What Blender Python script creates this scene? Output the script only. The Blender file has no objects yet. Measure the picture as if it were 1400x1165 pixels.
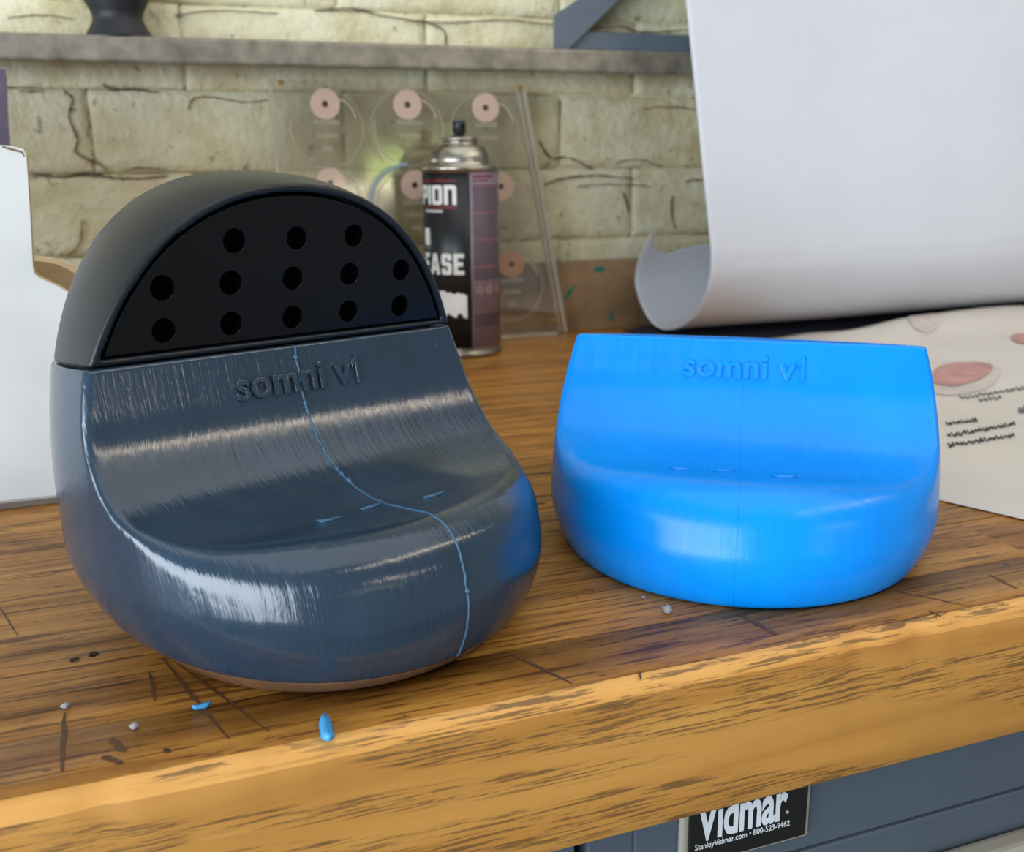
import bpy, bmesh, math, random
import numpy as np
from mathutils import Vector, Matrix, noise as mnoise

random.seed(7)
rng = np.random.default_rng(7)
scene = bpy.context.scene
C = scene.collection

# ------------------------------------------------------------------ camera
F_PX = 1369.09
CAM_H = 0.16197
RIGHT = Vector((0.938687, -0.344604, -0.010681))
UP = Vector((0.096762, 0.233586, 0.967509))
FWD = Vector((0.330913, 0.909222, -0.252609))
cam_data = bpy.data.cameras.new('camera')
cam = bpy.data.objects.new('camera', cam_data)
C.objects.link(cam)
m = Matrix((RIGHT, UP, -FWD)).transposed().to_4x4()
m.translation = Vector((0, 0, CAM_H))
cam.matrix_world = m
cam_data.sensor_fit = 'HORIZONTAL'
cam_data.sensor_width = 36.0
cam_data.lens = 36.0 * F_PX / 1400.0
cam_data.clip_start = 0.01
cam_data.dof.use_dof = True
cam_data.dof.focus_distance = 0.36
cam_data.dof.aperture_fstop = 16.0
scene.camera = cam

# ------------------------------------------------------------------ world and lights
world = bpy.data.worlds.new('world')
scene.world = world
world.use_nodes = True
wn = world.node_tree.nodes
wn['Background'].inputs[0].default_value = (0.90, 0.96, 1.0, 1)
wn['Background'].inputs[1].default_value = 0.33

def area(name, loc, target, sx, sy, power, col):
    d = bpy.data.lights.new(name, 'AREA')
    d.shape = 'RECTANGLE'; d.size = sx; d.size_y = sy
    d.energy = power; d.color = col
    o = bpy.data.objects.new(name, d)
    C.objects.link(o)
    o.location = loc
    o.rotation_euler = (Vector(target) - Vector(loc)).to_track_quat('-Z', 'Y').to_euler()
    return o
area('assumed_window_light', (-1.45, -0.60, 0.20), (0.12, 0.32, 0.06), 2.2, 0.85, 58, (0.80, 0.90, 1.0))  # unseen window, assumed from the blue-white highlights on the shells
area('added_overhead_fill', (0.5, 0.0, 2.3), (0.4, 0.5, 0.0), 3.4, 2.4, 26, (1.0, 0.98, 0.95))  # added soft overhead fill, not a seen fixture; raises general brightness
area('assumed_tube_lamp', (1.25, -0.55, 1.45), (0.4, 0.4, 0.05), 2.2, 0.06, 8, (1.0, 0.84, 0.64))  # unseen lamp, assumed from the thin warm lines on the shells
area('assumed_tube_lamp', (1.75, -2.9, 1.0), (0.3, 0.3, 0.05), 1.2, 0.08, 6, (1.0, 0.84, 0.64))  # second unseen lamp, assumed from the lower warm line on the lip
area('added_green_light', (1.25, -2.9, 0.42), (0.22, 0.9, 0.18), 0.45, 0.14, 0.8, (0.62, 0.85, 0.25))  # added green light, no real door; puts a foliage-like reflection in the case
area('added_streak_light', (0.85, -2.9, 0.31), (0.22, 0.9, 0.18), 0.8, 0.035, 0.8, (1.0, 0.93, 0.72))  # added warm strip light, no real sill; puts the bright streak in the case

scene.view_settings.view_transform = 'Standard'
scene.view_settings.look = 'None'
scene.view_settings.gamma = 1.0
scene.view_settings.use_curve_mapping = False
scene.view_settings.exposure = 0.0
scene.cycles.use_denoising = True
scene.cycles.max_bounces = 8
scene.cycles.transparent_max_bounces = 16

# ------------------------------------------------------------------ helpers
def s2l(r, g, b):
    f = lambda c: (c / 255 / 12.92) if c / 255 <= 0.04045 else ((c / 255 + 0.055) / 1.055) ** 2.4
    return (f(r), f(g), f(b), 1.0)

class NT:
    """small node-tree writer"""
    def __init__(self, name):
        self.m = bpy.data.materials.new(name)
        self.m.use_nodes = True
        self.t = self.m.node_tree
        self.b = self.t.nodes['Principled BSDF']
        self.out = self.t.nodes['Material Output']
    def n(self, typ, **kw):
        o = self.t.nodes.new(typ)
        for k, v in kw.items():
            setattr(o, k, v)
        return o
    def link(self, a, b): self.t.links.new(a, b)
    def coords(self, scale=(1, 1, 1), rand=0.0, kind='Object'):
        tc = self.n('ShaderNodeTexCoord')
        mp = self.n('ShaderNodeMapping')
        mp.inputs['Scale'].default_value = scale
        self.link(tc.outputs[kind], mp.inputs[0])
        if rand:
            oi = self.n('ShaderNodeObjectInfo')
            mu = self.n('ShaderNodeMath', operation='MULTIPLY')
            mu.inputs[1].default_value = rand
            self.link(oi.outputs['Random'], mu.inputs[0])
            cx = self.n('ShaderNodeCombineXYZ')
            for i in range(3): self.link(mu.outputs[0], cx.inputs[i])
            self.link(cx.outputs[0], mp.inputs['Location'])
        return mp.outputs[0]
    def noise(self, vec, scale=1.0, detail=4.0, rough=0.55, dist=0.0):
        o = self.n('ShaderNodeTexNoise')
        o.inputs['Scale'].default_value = scale
        o.inputs['Detail'].default_value = detail
        o.inputs['Roughness'].default_value = rough
        o.inputs['Distortion'].default_value = dist
        self.link(vec, o.inputs['Vector'])
        return o.outputs[0]
    def ramp(self, fac, stops):
        o = self.n('ShaderNodeValToRGB')
        e = o.color_ramp.elements
        while len(e) < len(stops): e.new(0.5)
        for i, (p, c) in enumerate(stops):
            e[i].position = p
            e[i].color = c if len(c) == 4 else (*c, 1)
        self.link(fac, o.inputs[0])
        return o.outputs[0]
    def mix(self, fac, a, b, mode='MIX'):
        o = self.n('ShaderNodeMix', data_type='RGBA', blend_type=mode)
        for sock, v in ((o.inputs[0], fac), (o.inputs[6], a), (o.inputs[7], b)):
            if hasattr(v, 'is_output'): self.link(v, sock)
            else: sock.default_value = v
        return o.outputs[2]
    def math(self, op, a, b=0.0, c=None):
        o = self.n('ShaderNodeMath', operation=op)
        for i, v in enumerate((a, b, c)):
            if v is None: continue
            if hasattr(v, 'is_output'): self.link(v, o.inputs[i])
            else: o.inputs[i].default_value = v
        return o.outputs[0]
    def bump(self, h, strength=0.3, dist=0.001, prev=None):
        o = self.n('ShaderNodeBump')
        o.inputs['Strength'].default_value = strength
        o.inputs['Distance'].default_value = dist
        self.link(h, o.inputs['Height'])
        if prev is not None: self.link(prev, o.inputs['Normal'])
        return o.outputs[0]
    def set(self, **kw):
        names = dict(color='Base Color', rough='Roughness', metal='Metallic', spec='Specular IOR Level', coat='Coat Weight', coat_rough='Coat Roughness', normal='Normal', sss='Subsurface Weight')
        for k, v in kw.items():
            s = self.b.inputs[names[k]]
            if hasattr(v, 'is_output'): self.link(v, s)
            else: s.default_value = v
        return self.m

BW = ((0, 0, 0, 1), (1, 1, 1, 1))
def simple(name, rgb, rough=0.5, metal=0.0, spec=0.5, var=0.12, vscale=40, bump=0.0, coat=0.0):
    t = NT(name)
    v = t.coords()
    nz = t.noise(v, vscale, 5)
    c = s2l(*rgb)
    d = tuple(x * (1 - var) for x in c[:3]) + (1,)
    l = tuple(min(1, x * (1 + var)) for x in c[:3]) + (1,)
    t.set(color=t.ramp(nz, [(0.3, d), (0.7, l)]), rough=rough, metal=metal, spec=spec, coat=coat)
    if bump: t.set(normal=t.bump(nz, 0.5, bump))
    return t.m

def new_mesh(name, V, Fc, mat=None, smooth=False):
    me = bpy.data.meshes.new(name)
    V = np.asarray(V, float)
    if isinstance(Fc, np.ndarray):
        me.vertices.add(len(V)); me.vertices.foreach_set('co', V.astype(np.float32).ravel())
        k = Fc.shape[1]
        me.loops.add(Fc.size); me.loops.foreach_set('vertex_index', Fc.astype(np.int32).ravel())
        me.polygons.add(len(Fc)); me.polygons.foreach_set('loop_start', np.arange(0, Fc.size, k, dtype=np.int32))
        me.update(calc_edges=True); me.validate()
    else:
        me.from_pydata([tuple(v) for v in V], [], [tuple(f) for f in Fc])
        me.update()
    if smooth: me.polygons.foreach_set('use_smooth', [True] * len(me.polygons))
    if mat: me.materials.append(mat)
    return me

def link(name, me, parent=None, loc=None):
    o = bpy.data.objects.new(name, me)
    C.objects.link(o)
    if parent is not None: o.parent = parent
    if loc is not None: o.location = loc
    return o
def tag(o, label, cat, group=None):
    o['label'] = label; o['category'] = cat
    if group: o['group'] = group
    return o
def thing(name, loc, label, cat, rz=0.0, group=None):
    o = bpy.data.objects.new(name, None)
    C.objects.link(o); o.location = loc; o.rotation_euler = (0, 0, rz)
    o.empty_display_size = 0.02
    return tag(o, label, cat, group)
def part(name, V, Fc, mat, root, smooth=False):
    """V in world axes; root has no rotation -> make local. Sub-parts: root may be a part at its thing's origin"""
    V = np.asarray(V, float)
    off = np.zeros(3); r = root
    while r is not None:
        off += np.array(r.location); r = r.parent
    return link(name, new_mesh(name, V - off, Fc, mat, smooth), root)
def solo(name, V, Fc, mat, label, cat, group=None, smooth=False, loc=None):
    V = np.asarray(V, float)
    if loc is None: loc = np.array([(V[:, 0].min() + V[:, 0].max()) / 2, (V[:, 1].min() + V[:, 1].max()) / 2, V[:, 2].min()])
    o = link(name, new_mesh(name, V - loc, Fc, mat, smooth), None, loc)
    return tag(o, label, cat, group)

def bm_out(bm):
    bm.verts.ensure_lookup_table()
    bm.verts.index_update()
    V = [v.co.copy() for v in bm.verts]; Fc = [[v.index for v in f.verts] for f in bm.faces]
    bm.free()
    return np.array(V), Fc
def box(x0, x1, y0, y1, z0, z1, bev=0.0, seg=2):
    bm = bmesh.new()
    bmesh.ops.create_cube(bm, size=1)
    for v in bm.verts:
        v.co = ((x0 + x1) / 2 + v.co.x * (x1 - x0), (y0 + y1) / 2 + v.co.y * (y1 - y0), (z0 + z1) / 2 + v.co.z * (z1 - z0))
    if bev: bmesh.ops.bevel(bm, geom=bm.edges[:], offset=bev, segments=seg, affect='EDGES', profile=0.5)
    return bm_out(bm)
def join(*parts):
    V = []; Fc = []; k = 0
    for v, f in parts:
        V.append(np.asarray(v)); Fc += [[i + k for i in q] for q in f]; k += len(v)
    return np.concatenate(V), Fc
def lathe(prof, seg=48, center=(0, 0, 0), cap=True):
    V = []; Fc = []
    n = len(prof)
    for i in range(seg):
        a = 2 * math.pi * i / seg
        for r, z in prof: V.append((center[0] + r * math.cos(a), center[1] + r * math.sin(a), center[2] + z))
    for i in range(seg):
        j = (i + 1) % seg
        for k in range(n - 1): Fc.append((i * n + k, j * n + k, j * n + k + 1, i * n + k + 1))
    if cap:
        Fc.append([i * n for i in range(seg)][::-1]); Fc.append([i * n + n - 1 for i in range(seg)])
    return np.array(V), Fc
def tube(pts, rad, seg=8, closed=False):
    pts = [Vector(p) for p in pts]; n = len(pts)
    rads = rad if hasattr(rad, '__len__') else [rad] * n
    V = []; Fc = []
    ref = None
    for i, p in enumerate(pts):
        a = pts[(i - 1) % n] if (closed or i > 0) else p
        b = pts[(i + 1) % n] if (closed or i < n - 1) else p
        t = (b - a).normalized()
        if ref is None: ref = t.orthogonal().normalized()
        ref = (ref - t * ref.dot(t)).normalized(); bi = t.cross(ref)
        for k in range(seg):
            an = 2 * math.pi * k / seg
            V.append(p + (ref * math.cos(an) + bi * math.sin(an)) * rads[i])
    for i in range(n if closed else n - 1):
        j = (i + 1) % n
        for k in range(seg):
            l = (k + 1) % seg
            Fc.append((i * seg + k, i * seg + l, j * seg + l, j * seg + k))
    if not closed:
        Fc.append(list(range(seg))[::-1]); Fc.append([(n - 1) * seg + k for k in range(seg)])
    return np.array([tuple(v) for v in V]), Fc
def prism(outline, y0, y1):
    """outline of (x,z) pairs extruded from y0 to y1"""
    n = len(outline)
    V = [(x, y0, z) for x, z in outline] + [(x, y1, z) for x, z in outline]
    Fc = [list(range(n)), list(range(2 * n - 1, n - 1, -1))]
    for i in range(n):
        j = (i + 1) % n
        Fc.append((i, i + n, j + n, j))
    return np.array(V), Fc
def curve_mesh(data):
    o = bpy.data.objects.new('tmp', data)
    C.objects.link(o)
    dg = bpy.context.evaluated_depsgraph_get(); dg.update()
    me = bpy.data.meshes.new_from_object(o.evaluated_get(dg))
    V = np.array([v.co[:] for v in me.vertices]).reshape(-1, 3); Fc = [list(p.vertices) for p in me.polygons]
    bpy.data.objects.remove(o); bpy.data.curves.remove(data); bpy.data.meshes.remove(me)
    return V, Fc
def text(s, extrude=0.0, offset=0.0, spacing=1.0, bevel=0.0, res=3):
    d = bpy.data.curves.new('txt', 'FONT')
    d.body = s; d.size = 1.0; d.extrude = extrude; d.offset = offset; d.space_character = spacing
    d.bevel_depth = bevel; d.bevel_resolution = 1; d.resolution_u = res
    V, Fc = curve_mesh(d)
    return V, Fc
def fit_text(V, w, h):
    lo = V.min(0); hi = V.max(0)
    V = V.copy()
    V[:, 0] = (V[:, 0] - lo[0]) / (hi[0] - lo[0]) * w
    V[:, 1] = (V[:, 1] - lo[1]) / (hi[1] - lo[1]) * h
    return V
def flat_shape(splines, extrude, bevel=0.0):
    d = bpy.data.curves.new('shape', 'CURVE')
    d.dimensions = '2D'; d.fill_mode = 'BOTH'; d.extrude = extrude; d.bevel_depth = bevel; d.bevel_resolution = 1
    for pts in splines:
        sp = d.splines.new('POLY'); sp.points.add(len(pts) - 1)
        for q, (x, y) in zip(sp.points, pts): q.co = (x, y, 0, 1)
        sp.use_cyclic_u = True
    return curve_mesh(d)

def gz(px, py, z=0.0):
    d = RIGHT * ((px - 700) / F_PX) + UP * (-(py - 582.5) / F_PX) + FWD
    t = (z - CAM_H) / d.z
    return d.x * t, d.y * t
def gy(px, py, Y):
    d = RIGHT * ((px - 700) / F_PX) + UP * (-(py - 582.5) / F_PX) + FWD
    t = Y / d.y
    return d.x * t, CAM_H + d.z * t

def spline(pts, n=8):
    pts = [np.array(p, float) for p in pts]
    out = []
    for i in range(len(pts) - 1):
        p0 = pts[max(i - 1, 0)]; p1 = pts[i]; p2 = pts[i + 1]; p3 = pts[min(i + 2, len(pts) - 1)]
        for k in range(n):
            t = k / n
            out.append(0.5 * ((2 * p1) + (-p0 + p2) * t + (2 * p0 - 5 * p1 + 4 * p2 - p3) * t * t + (-p0 + 3 * p1 - 3 * p2 + p3) * t ** 3))
    out.append(pts[-1])
    return np.array(out)
GLYPH = {
 '1': (0.48, [[(0.30, 0), (0.48, 0), (0.48, 1), (0.36, 1), (0.30, .90), (0.08, .76), (0.08, .60), (0.30, .72)]]),
 'E': (0.5, [[(0, 0), (.5, 0), (.5, .2), (.2, .2), (.2, .4), (.45, .4), (.45, .6), (.2, .6), (.2, .8), (.5, .8), (.5, 1), (0, 1)]]),
 'A': (0.6, [[(0, 0), (.19, 0), (.225, .2), (.375, .2), (.41, 0), (.6, 0), (.42, 1), (.18, 1)], [(.25, .38), (.35, .38), (.30, .75)]]),
 'S': (0.52, [[(0, .30), (0, .08), (.08, 0), (.44, 0), (.52, .08), (.52, .50), (.45, .58), (.2, .62), (.2, .80), (.32, .80), (.32, .68), (.52, .68), (.52, .92), (.44, 1), (.08, 1), (0, .92), (0, .52), (.07, .44), (.32, .40), (.32, .2), (.2, .2), (.2, .30)]]),
 'P': (0.58, [[(0, 0), (.2, 0), (.2, .32), (.5, .32), (.58, .4), (.58, .92), (.5, 1), (0, 1)], [(.2, .52), (.38, .52), (.38, .8), (.2, .8)]]),
 'I': (0.2, [[(0, 0), (.2, 0), (.2, 1), (0, 1)]]),
 'O': (0.62, [[(.08, 0), (.54, 0), (.62, .08), (.62, .92), (.54, 1), (.08, 1), (0, .92), (0, .08)], [(.2, .2), (.42, .2), (.42, .8), (.2, .8)]]),
 'n': (0.62, [[(0, 0), (.2, 0), (.2, .78), (.42, .78), (.42, 0), (.62, 0), (.62, .9), (.52, 1), (0, 1)]])}
def block_text(s, gap=0.09, extrude=0.02, bevel=0.0):
    x = 0.0; sp = []
    for ch in s:
        w, ol = GLYPH[ch]
        sp += [[(x + a, b) for a, b in o] for o in ol]
        x += w + gap
    return flat_shape(sp, extrude, bevel)
def slice_x(V, Fc, step):
    bm = bmesh.new()
    vs = [bm.verts.new(v) for v in V]
    for f in Fc:
        try: bm.faces.new([vs[i] for i in f])
        except ValueError: pass
    x = V[:, 0].min() + step
    while x < V[:, 0].max():
        bmesh.ops.bisect_plane(bm, geom=bm.verts[:] + bm.edges[:] + bm.faces[:], plane_co=(x, 0, 0), plane_no=(1, 0, 0))
        x += step
    return bm_out(bm)

# ------------------------------------------------------------------ materials
def wood_top(name):
    t = NT(name)
    v = t.coords((5.0, 130, 130), 13.0)
    g1 = t.noise(v, 1.0, 8, 0.66, 0.15)
    base = t.ramp(g1, [(0.30, s2l(104, 66, 26)), (0.45, s2l(158, 108, 46)), (0.58, s2l(184, 130, 58)), (0.75, s2l(204, 150, 74))])
    v2 = t.coords((26, 460, 460), 31.0)
    p = t.ramp(t.noise(v2, 1.0, 3, 0.6), [(0.39, (0.22, 0.17, 0.13, 1)), (0.46, (1, 1, 1, 1))])
    c = t.mix(0.75, base, p, 'MULTIPLY')
    v3 = t.coords((7, 14, 14), 5.0)
    bl = t.ramp(t.noise(v3, 1.0, 6, 0.65, 0.8), [(0.30, (0.42, 0.36, 0.32, 1)), (0.52, (1, 1, 1, 1))])
    c = t.mix(0.75, c, bl, 'MULTIPLY')
    vs = t.coords((150, 240, 240), 3.0)
    sp = t.ramp(t.noise(vs, 1.0, 2, 0.5), [(0.24, (0.25, 0.2, 0.18, 1)), (0.30, (1, 1, 1, 1))])
    c = t.mix(0.8, c, sp, 'MULTIPLY')
    rg = t.ramp(g1, [(0.3, (0.50,) * 3), (0.7, (0.34,) * 3)])
    nb = t.bump(t.noise(v2, 1.0, 3), 0.25, 0.0006)
    nb = t.bump(g1, 0.25, 0.001, nb)
    t.set(color=c, rough=rg, spec=0.28, normal=nb)
    return t.m
def wood_front(name, ca=(166, 113, 48), cb=(196, 144, 72)):
    t = NT(name)
    v = t.coords((1.7, 1, 9.5))
    g = t.noise(v, 1.6, 2.0, 0.45, 0.5)
    rings = t.math('SINE', t.math('MULTIPLY', g, 34.0))
    band = t.ramp(rings, [(0.0, (1, 1, 1, 1)), (0.55, (0, 0, 0, 1))])
    v2 = t.coords((34, 60, 820))
    pores = t.ramp(t.noise(v2, 1.0, 4, 0.65), [(0.42, (1, 1, 1, 1)), (0.50, (0, 0, 0, 1))])
    v3 = t.coords((4, 4, 60))
    soft = t.noise(v3, 1.0, 6, 0.6, 0.4)
    base = t.ramp(soft, [(0.3, s2l(*ca)), (0.7, s2l(*cb))])
    fac = t.math('MULTIPLY', band, pores)
    fac = t.math('MULTIPLY', fac, 0.75)
    c = t.mix(fac, base, s2l(84, 62, 36))
    stain = t.ramp(t.noise(t.coords((9, 9, 25)), 1.0, 5, 0.6), [(0.3, (0.78, 0.74, 0.7, 1)), (0.5, (1, 1, 1, 1))])
    c = t.mix(0.6, c, stain, 'MULTIPLY')
    t.set(color=c, rough=0.42, spec=0.4, normal=t.bump(fac, 0.3, -0.0005))
    return t.m
def plastic(name, rgb, rgb2, rough, strength, spec=0.5):
    """3D printed shell: fine layer ridges along local x"""
    t = NT(name)
    v = t.coords((1500, 30, 30))
    l1 = t.noise(v, 1.0, 3, 0.6)
    v2 = t.coords((420, 45, 45))
    l2 = t.noise(v2, 1.0, 4, 0.6, 0.3)
    v3 = t.coords((30, 30, 30))
    big = t.noise(v3, 1.0, 4, 0.6)
    nb = t.bump(l1, strength * 0.6, 0.00025)
    nb = t.bump(l2, strength, 0.0006, nb)
    c = t.ramp(big, [(0.35, s2l(*rgb)), (0.7, s2l(*rgb2))])
    rr = t.ramp(l2, [(0.3, (rough * 0.8,) * 3), (0.7, (rough * 1.3,) * 3)])
    t.set(color=c, rough=rr, spec=spec, normal=nb)
    return t.m
def paint_wall(name, dark_joint=False):
    t = NT(name)
    v = t.coords((1, 1, 1), 9.0)
    n1 = t.noise(v, 26, 6, 0.62)
    n2 = t.noise(v, 120, 5, 0.6)
    c = t.ramp(n1, [(0.30, s2l(206, 197, 158)), (0.5, s2l(226, 221, 188)), (0.7, s2l(233, 230, 204))])
    pit = t.ramp(t.noise(v, 85, 3, 0.55), [(0.28, (0.38, 0.32, 0.25, 1)), (0.36, (1, 1, 1, 1))])
    c = t.mix(0.7, c, pit, 'MULTIPLY')
    dirt = t.ramp(t.noise(v, 9, 4, 0.6), [(0.33, s2l(226, 208, 176)), (0.5, (1, 1, 1, 1))])
    c = t.mix(0.5, c, dirt, 'MULTIPLY')
    red = t.ramp(t.noise(t.coords((1, 1, 1), 4.0), 33, 2, 0.5), [(0.75, (0, 0, 0, 1)), (0.80, (1, 1, 1, 1))])
    c = t.mix(t.math('MULTIPLY', red, 0.5), c, s2l(160, 100, 84))
    if dark_joint:
        cr = t.ramp(t.noise(t.coords((14, 14, 60)), 1.0, 4, 0.6), [(0.46, (1, 1, 1, 1)), (0.54, (0.16, 0.12, 0.08, 1))])
        c = t.mix(0.9, c, cr, 'MULTIPLY')
    nb = t.bump(n1, 0.85, 0.006)
    nb = t.bump(n2, 0.7, 0.003, nb)
    t.set(color=c, rough=0.55, spec=0.3, normal=nb)
    return t.m
def clear_plastic(name, tint=(0.975, 0.965, 0.94, 1), refl=0.03):
    t = NT(name)
    tr = t.n('ShaderNodeBsdfTransparent'); tr.inputs[0].default_value = tint
    gl = t.n('ShaderNodeBsdfGlossy'); gl.inputs['Roughness'].default_value = 0.08
    v = t.coords()
    t.link(t.bump(t.noise(v, 14, 2), 0.035, 0.01), gl.inputs['Normal'])
    lw = t.n('ShaderNodeLayerWeight'); lw.inputs[0].default_value = 0.35
    f = t.math('MULTIPLY_ADD', lw.outputs['Fresnel'], 0.45, refl)
    mx = t.n('ShaderNodeMixShader')
    t.link(f, mx.inputs[0]); t.link(tr.outputs[0], mx.inputs[1]); t.link(gl.outputs[0], mx.inputs[2])
    t.link(mx.outputs[0], t.out.inputs[0])
    return t.m

M = {}
M['wood'] = wood_top('bench_wood')
M['wood_front'] = wood_front('bench_front_wood')
M['wood_edge'] = wood_front('bench_worn_edge', (196, 136, 62), (226, 172, 96))
M['slate'] = plastic('slate_blue_plastic', (34, 53, 70), (40, 62, 82), 0.15, 0.46, 0.7)
M['blue'] = plastic('bright_blue_plastic', (0, 140, 244), (0, 148, 250), 0.24, 0.14, 0.30)
M['seam_slate'] = simple('seam_blue_grey', (60, 98, 128), 0.4)
M['seam_blue'] = simple('seam_blue', (0, 146, 250), 0.3)
M['cap'] = simple('charcoal_satin', (22, 28, 35), 0.40, spec=0.45, var=0.06, vscale=300)
M['grille'] = simple('black_gloss', (4, 6, 10), 0.20, spec=0.32, var=0.1, vscale=60)
M['void'] = simple('black_void', (3, 3, 4), 0.8, spec=0.1)
M['foot'] = simple('foot_reflection_brown', (112, 84, 62), 0.14, spec=0.7)  # brown puts the reflected bench wood into the foot's own colour
M['wall'] = paint_wall('cream_wall_paint')
M['mortar'] = paint_wall('cream_mortar_paint', True)
M['steel'] = simple('worn_steel', (138, 132, 120), 0.4, 0.35, var=0.38, vscale=55, bump=0.0006)
M['bracket'] = simple('blue_grey_steel', (98, 110, 122), 0.5, 0.1, var=0.1)
M['black_iron'] = simple('black_iron', (38, 40, 44), 0.5, 0.2, var=0.2, vscale=60)
M['backboard'] = simple('brown_backboard', (150, 122, 90), 0.55, var=0.35, vscale=22)
M['teal'] = simple('teal_paint', (20, 128, 112), 0.5)
M['paper'] = simple('white_paper', (206, 209, 217), 0.7, spec=0.2, var=0.03, vscale=12)
M['sheet'] = simple('printed_paper', (214, 208, 200), 0.6, spec=0.3, var=0.05, vscale=10)
M['pink'] = simple('pink_print', (188, 138, 130), 0.5, var=0.25, vscale=70)
M['palepink'] = simple('pale_pink_print', (206, 194, 188), 0.5, var=0.12, vscale=70)
M['ink'] = simple('black_ink', (42, 42, 46), 0.6)
M['greyink'] = simple('grey_ink', (112, 112, 116), 0.6)
M['whiteboard'] = simple('white_laminate', (208, 210, 210), 0.5, var=0.07, vscale=18)
M['ply'] = simple('plywood_edge', (206, 184, 146), 0.6, var=0.12, vscale=60)
M['dirt'] = simple('brown_dirt', (120, 96, 70), 0.8, var=0.3)
M['alu'] = simple('aluminium_trim', (150, 150, 150), 0.35, 0.9)
M['purple'] = simple('purple_card', (84, 74, 96), 0.6)
M['clear'] = clear_plastic('clear_acrylic')
M['clear2'] = clear_plastic('clear_disc', (0.98, 0.975, 0.96, 1), 0.02)
M['clear_edge'] = clear_plastic('clear_edge', (0.90, 0.89, 0.85, 1), 0.22)
def milky(m_, amount=0.3, col=(0.9, 0.88, 0.8, 1)):
    t = m_.node_tree; out = t.nodes['Material Output']
    src = out.inputs[0].links[0].from_socket
    d = t.nodes.new('ShaderNodeBsdfDiffuse'); d.inputs[0].default_value = col
    mx = t.nodes.new('ShaderNodeMixShader'); mx.inputs[0].default_value = amount
    t.links.new(src, mx.inputs[1]); t.links.new(d.outputs[0], mx.inputs[2]); t.links.new(mx.outputs[0], out.inputs[0])
milky(M['clear_edge'], 0.40)
M['clear_rim'] = clear_plastic('clear_rim', (0.95, 0.945, 0.92, 1), 0.08)
milky(M['clear_rim'], 0.16)
M['felt'] = simple('pink_felt', (238, 210, 198), 0.8, var=0.06)
M['felt2'] = simple('tan_felt', (206, 164, 128), 0.8, var=0.06)
M['hub'] = simple('dark_hub', (52, 46, 42), 0.6)
M['thread'] = simple('cream_wire', (222, 208, 180), 0.5)
M['bluewire'] = simple('blue_wire', (132, 160, 182), 0.5)
M['frost'] = simple('frosted_print', (196, 190, 172), 0.6)
M['frost_dark'] = simple('grey_print', (128, 124, 108), 0.6)
M['brass'] = simple('brass_pin', (170, 134, 60), 0.35, 0.9)
M['tin'] = simple('bare_tin', (168, 164, 152), 0.28, 1.0, var=0.12, vscale=30)
M['can_black'] = simple('label_black', (20, 23, 28), 0.35, var=0.3, vscale=50)
M['can_purple'] = simple('label_mauve', (128, 112, 124), 0.4, var=0.12, vscale=50)
M['can_white'] = simple('label_white', (226, 226, 222), 0.5, var=0.06)
M['can_red'] = simple('label_red', (140, 44, 38), 0.5)
M['can_text'] = simple('label_fine_print', (48, 34, 46), 0.5)
M['can_redtext'] = simple('label_red_print', (124, 50, 62), 0.5)
M['can_pink'] = simple('label_pink_print', (206, 164, 150), 0.5)
M['nozzle'] = simple('nozzle_black', (24, 27, 34), 0.4)
M['cabinet'] = simple('cabinet_blue_grey', (72, 84, 96), 0.38, 0.0, var=0.06, vscale=20)
M['gap'] = simple('dark_gap', (14, 14, 16), 0.8)
M['chrome'] = simple('holder_metal', (158, 154, 142), 0.35, 0.15, var=0.1)
M['plate'] = simple('plate_black', (16, 17, 18), 0.35)
M['silver_print'] = simple('silver_print', (196, 202, 210), 0.4, 0.0)
M['chip'] = simple('blue_shaving', (70, 160, 222), 0.4)
M['crumb'] = simple('grey_crumb', (150, 150, 156), 0.6)
M['scratch'] = simple('dark_scratch', (84, 58, 32), 0.6, var=0.35, vscale=200)
M['floor'] = simple('concrete_floor', (118, 114, 108), 0.7, var=0.15, vscale=6)

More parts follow.
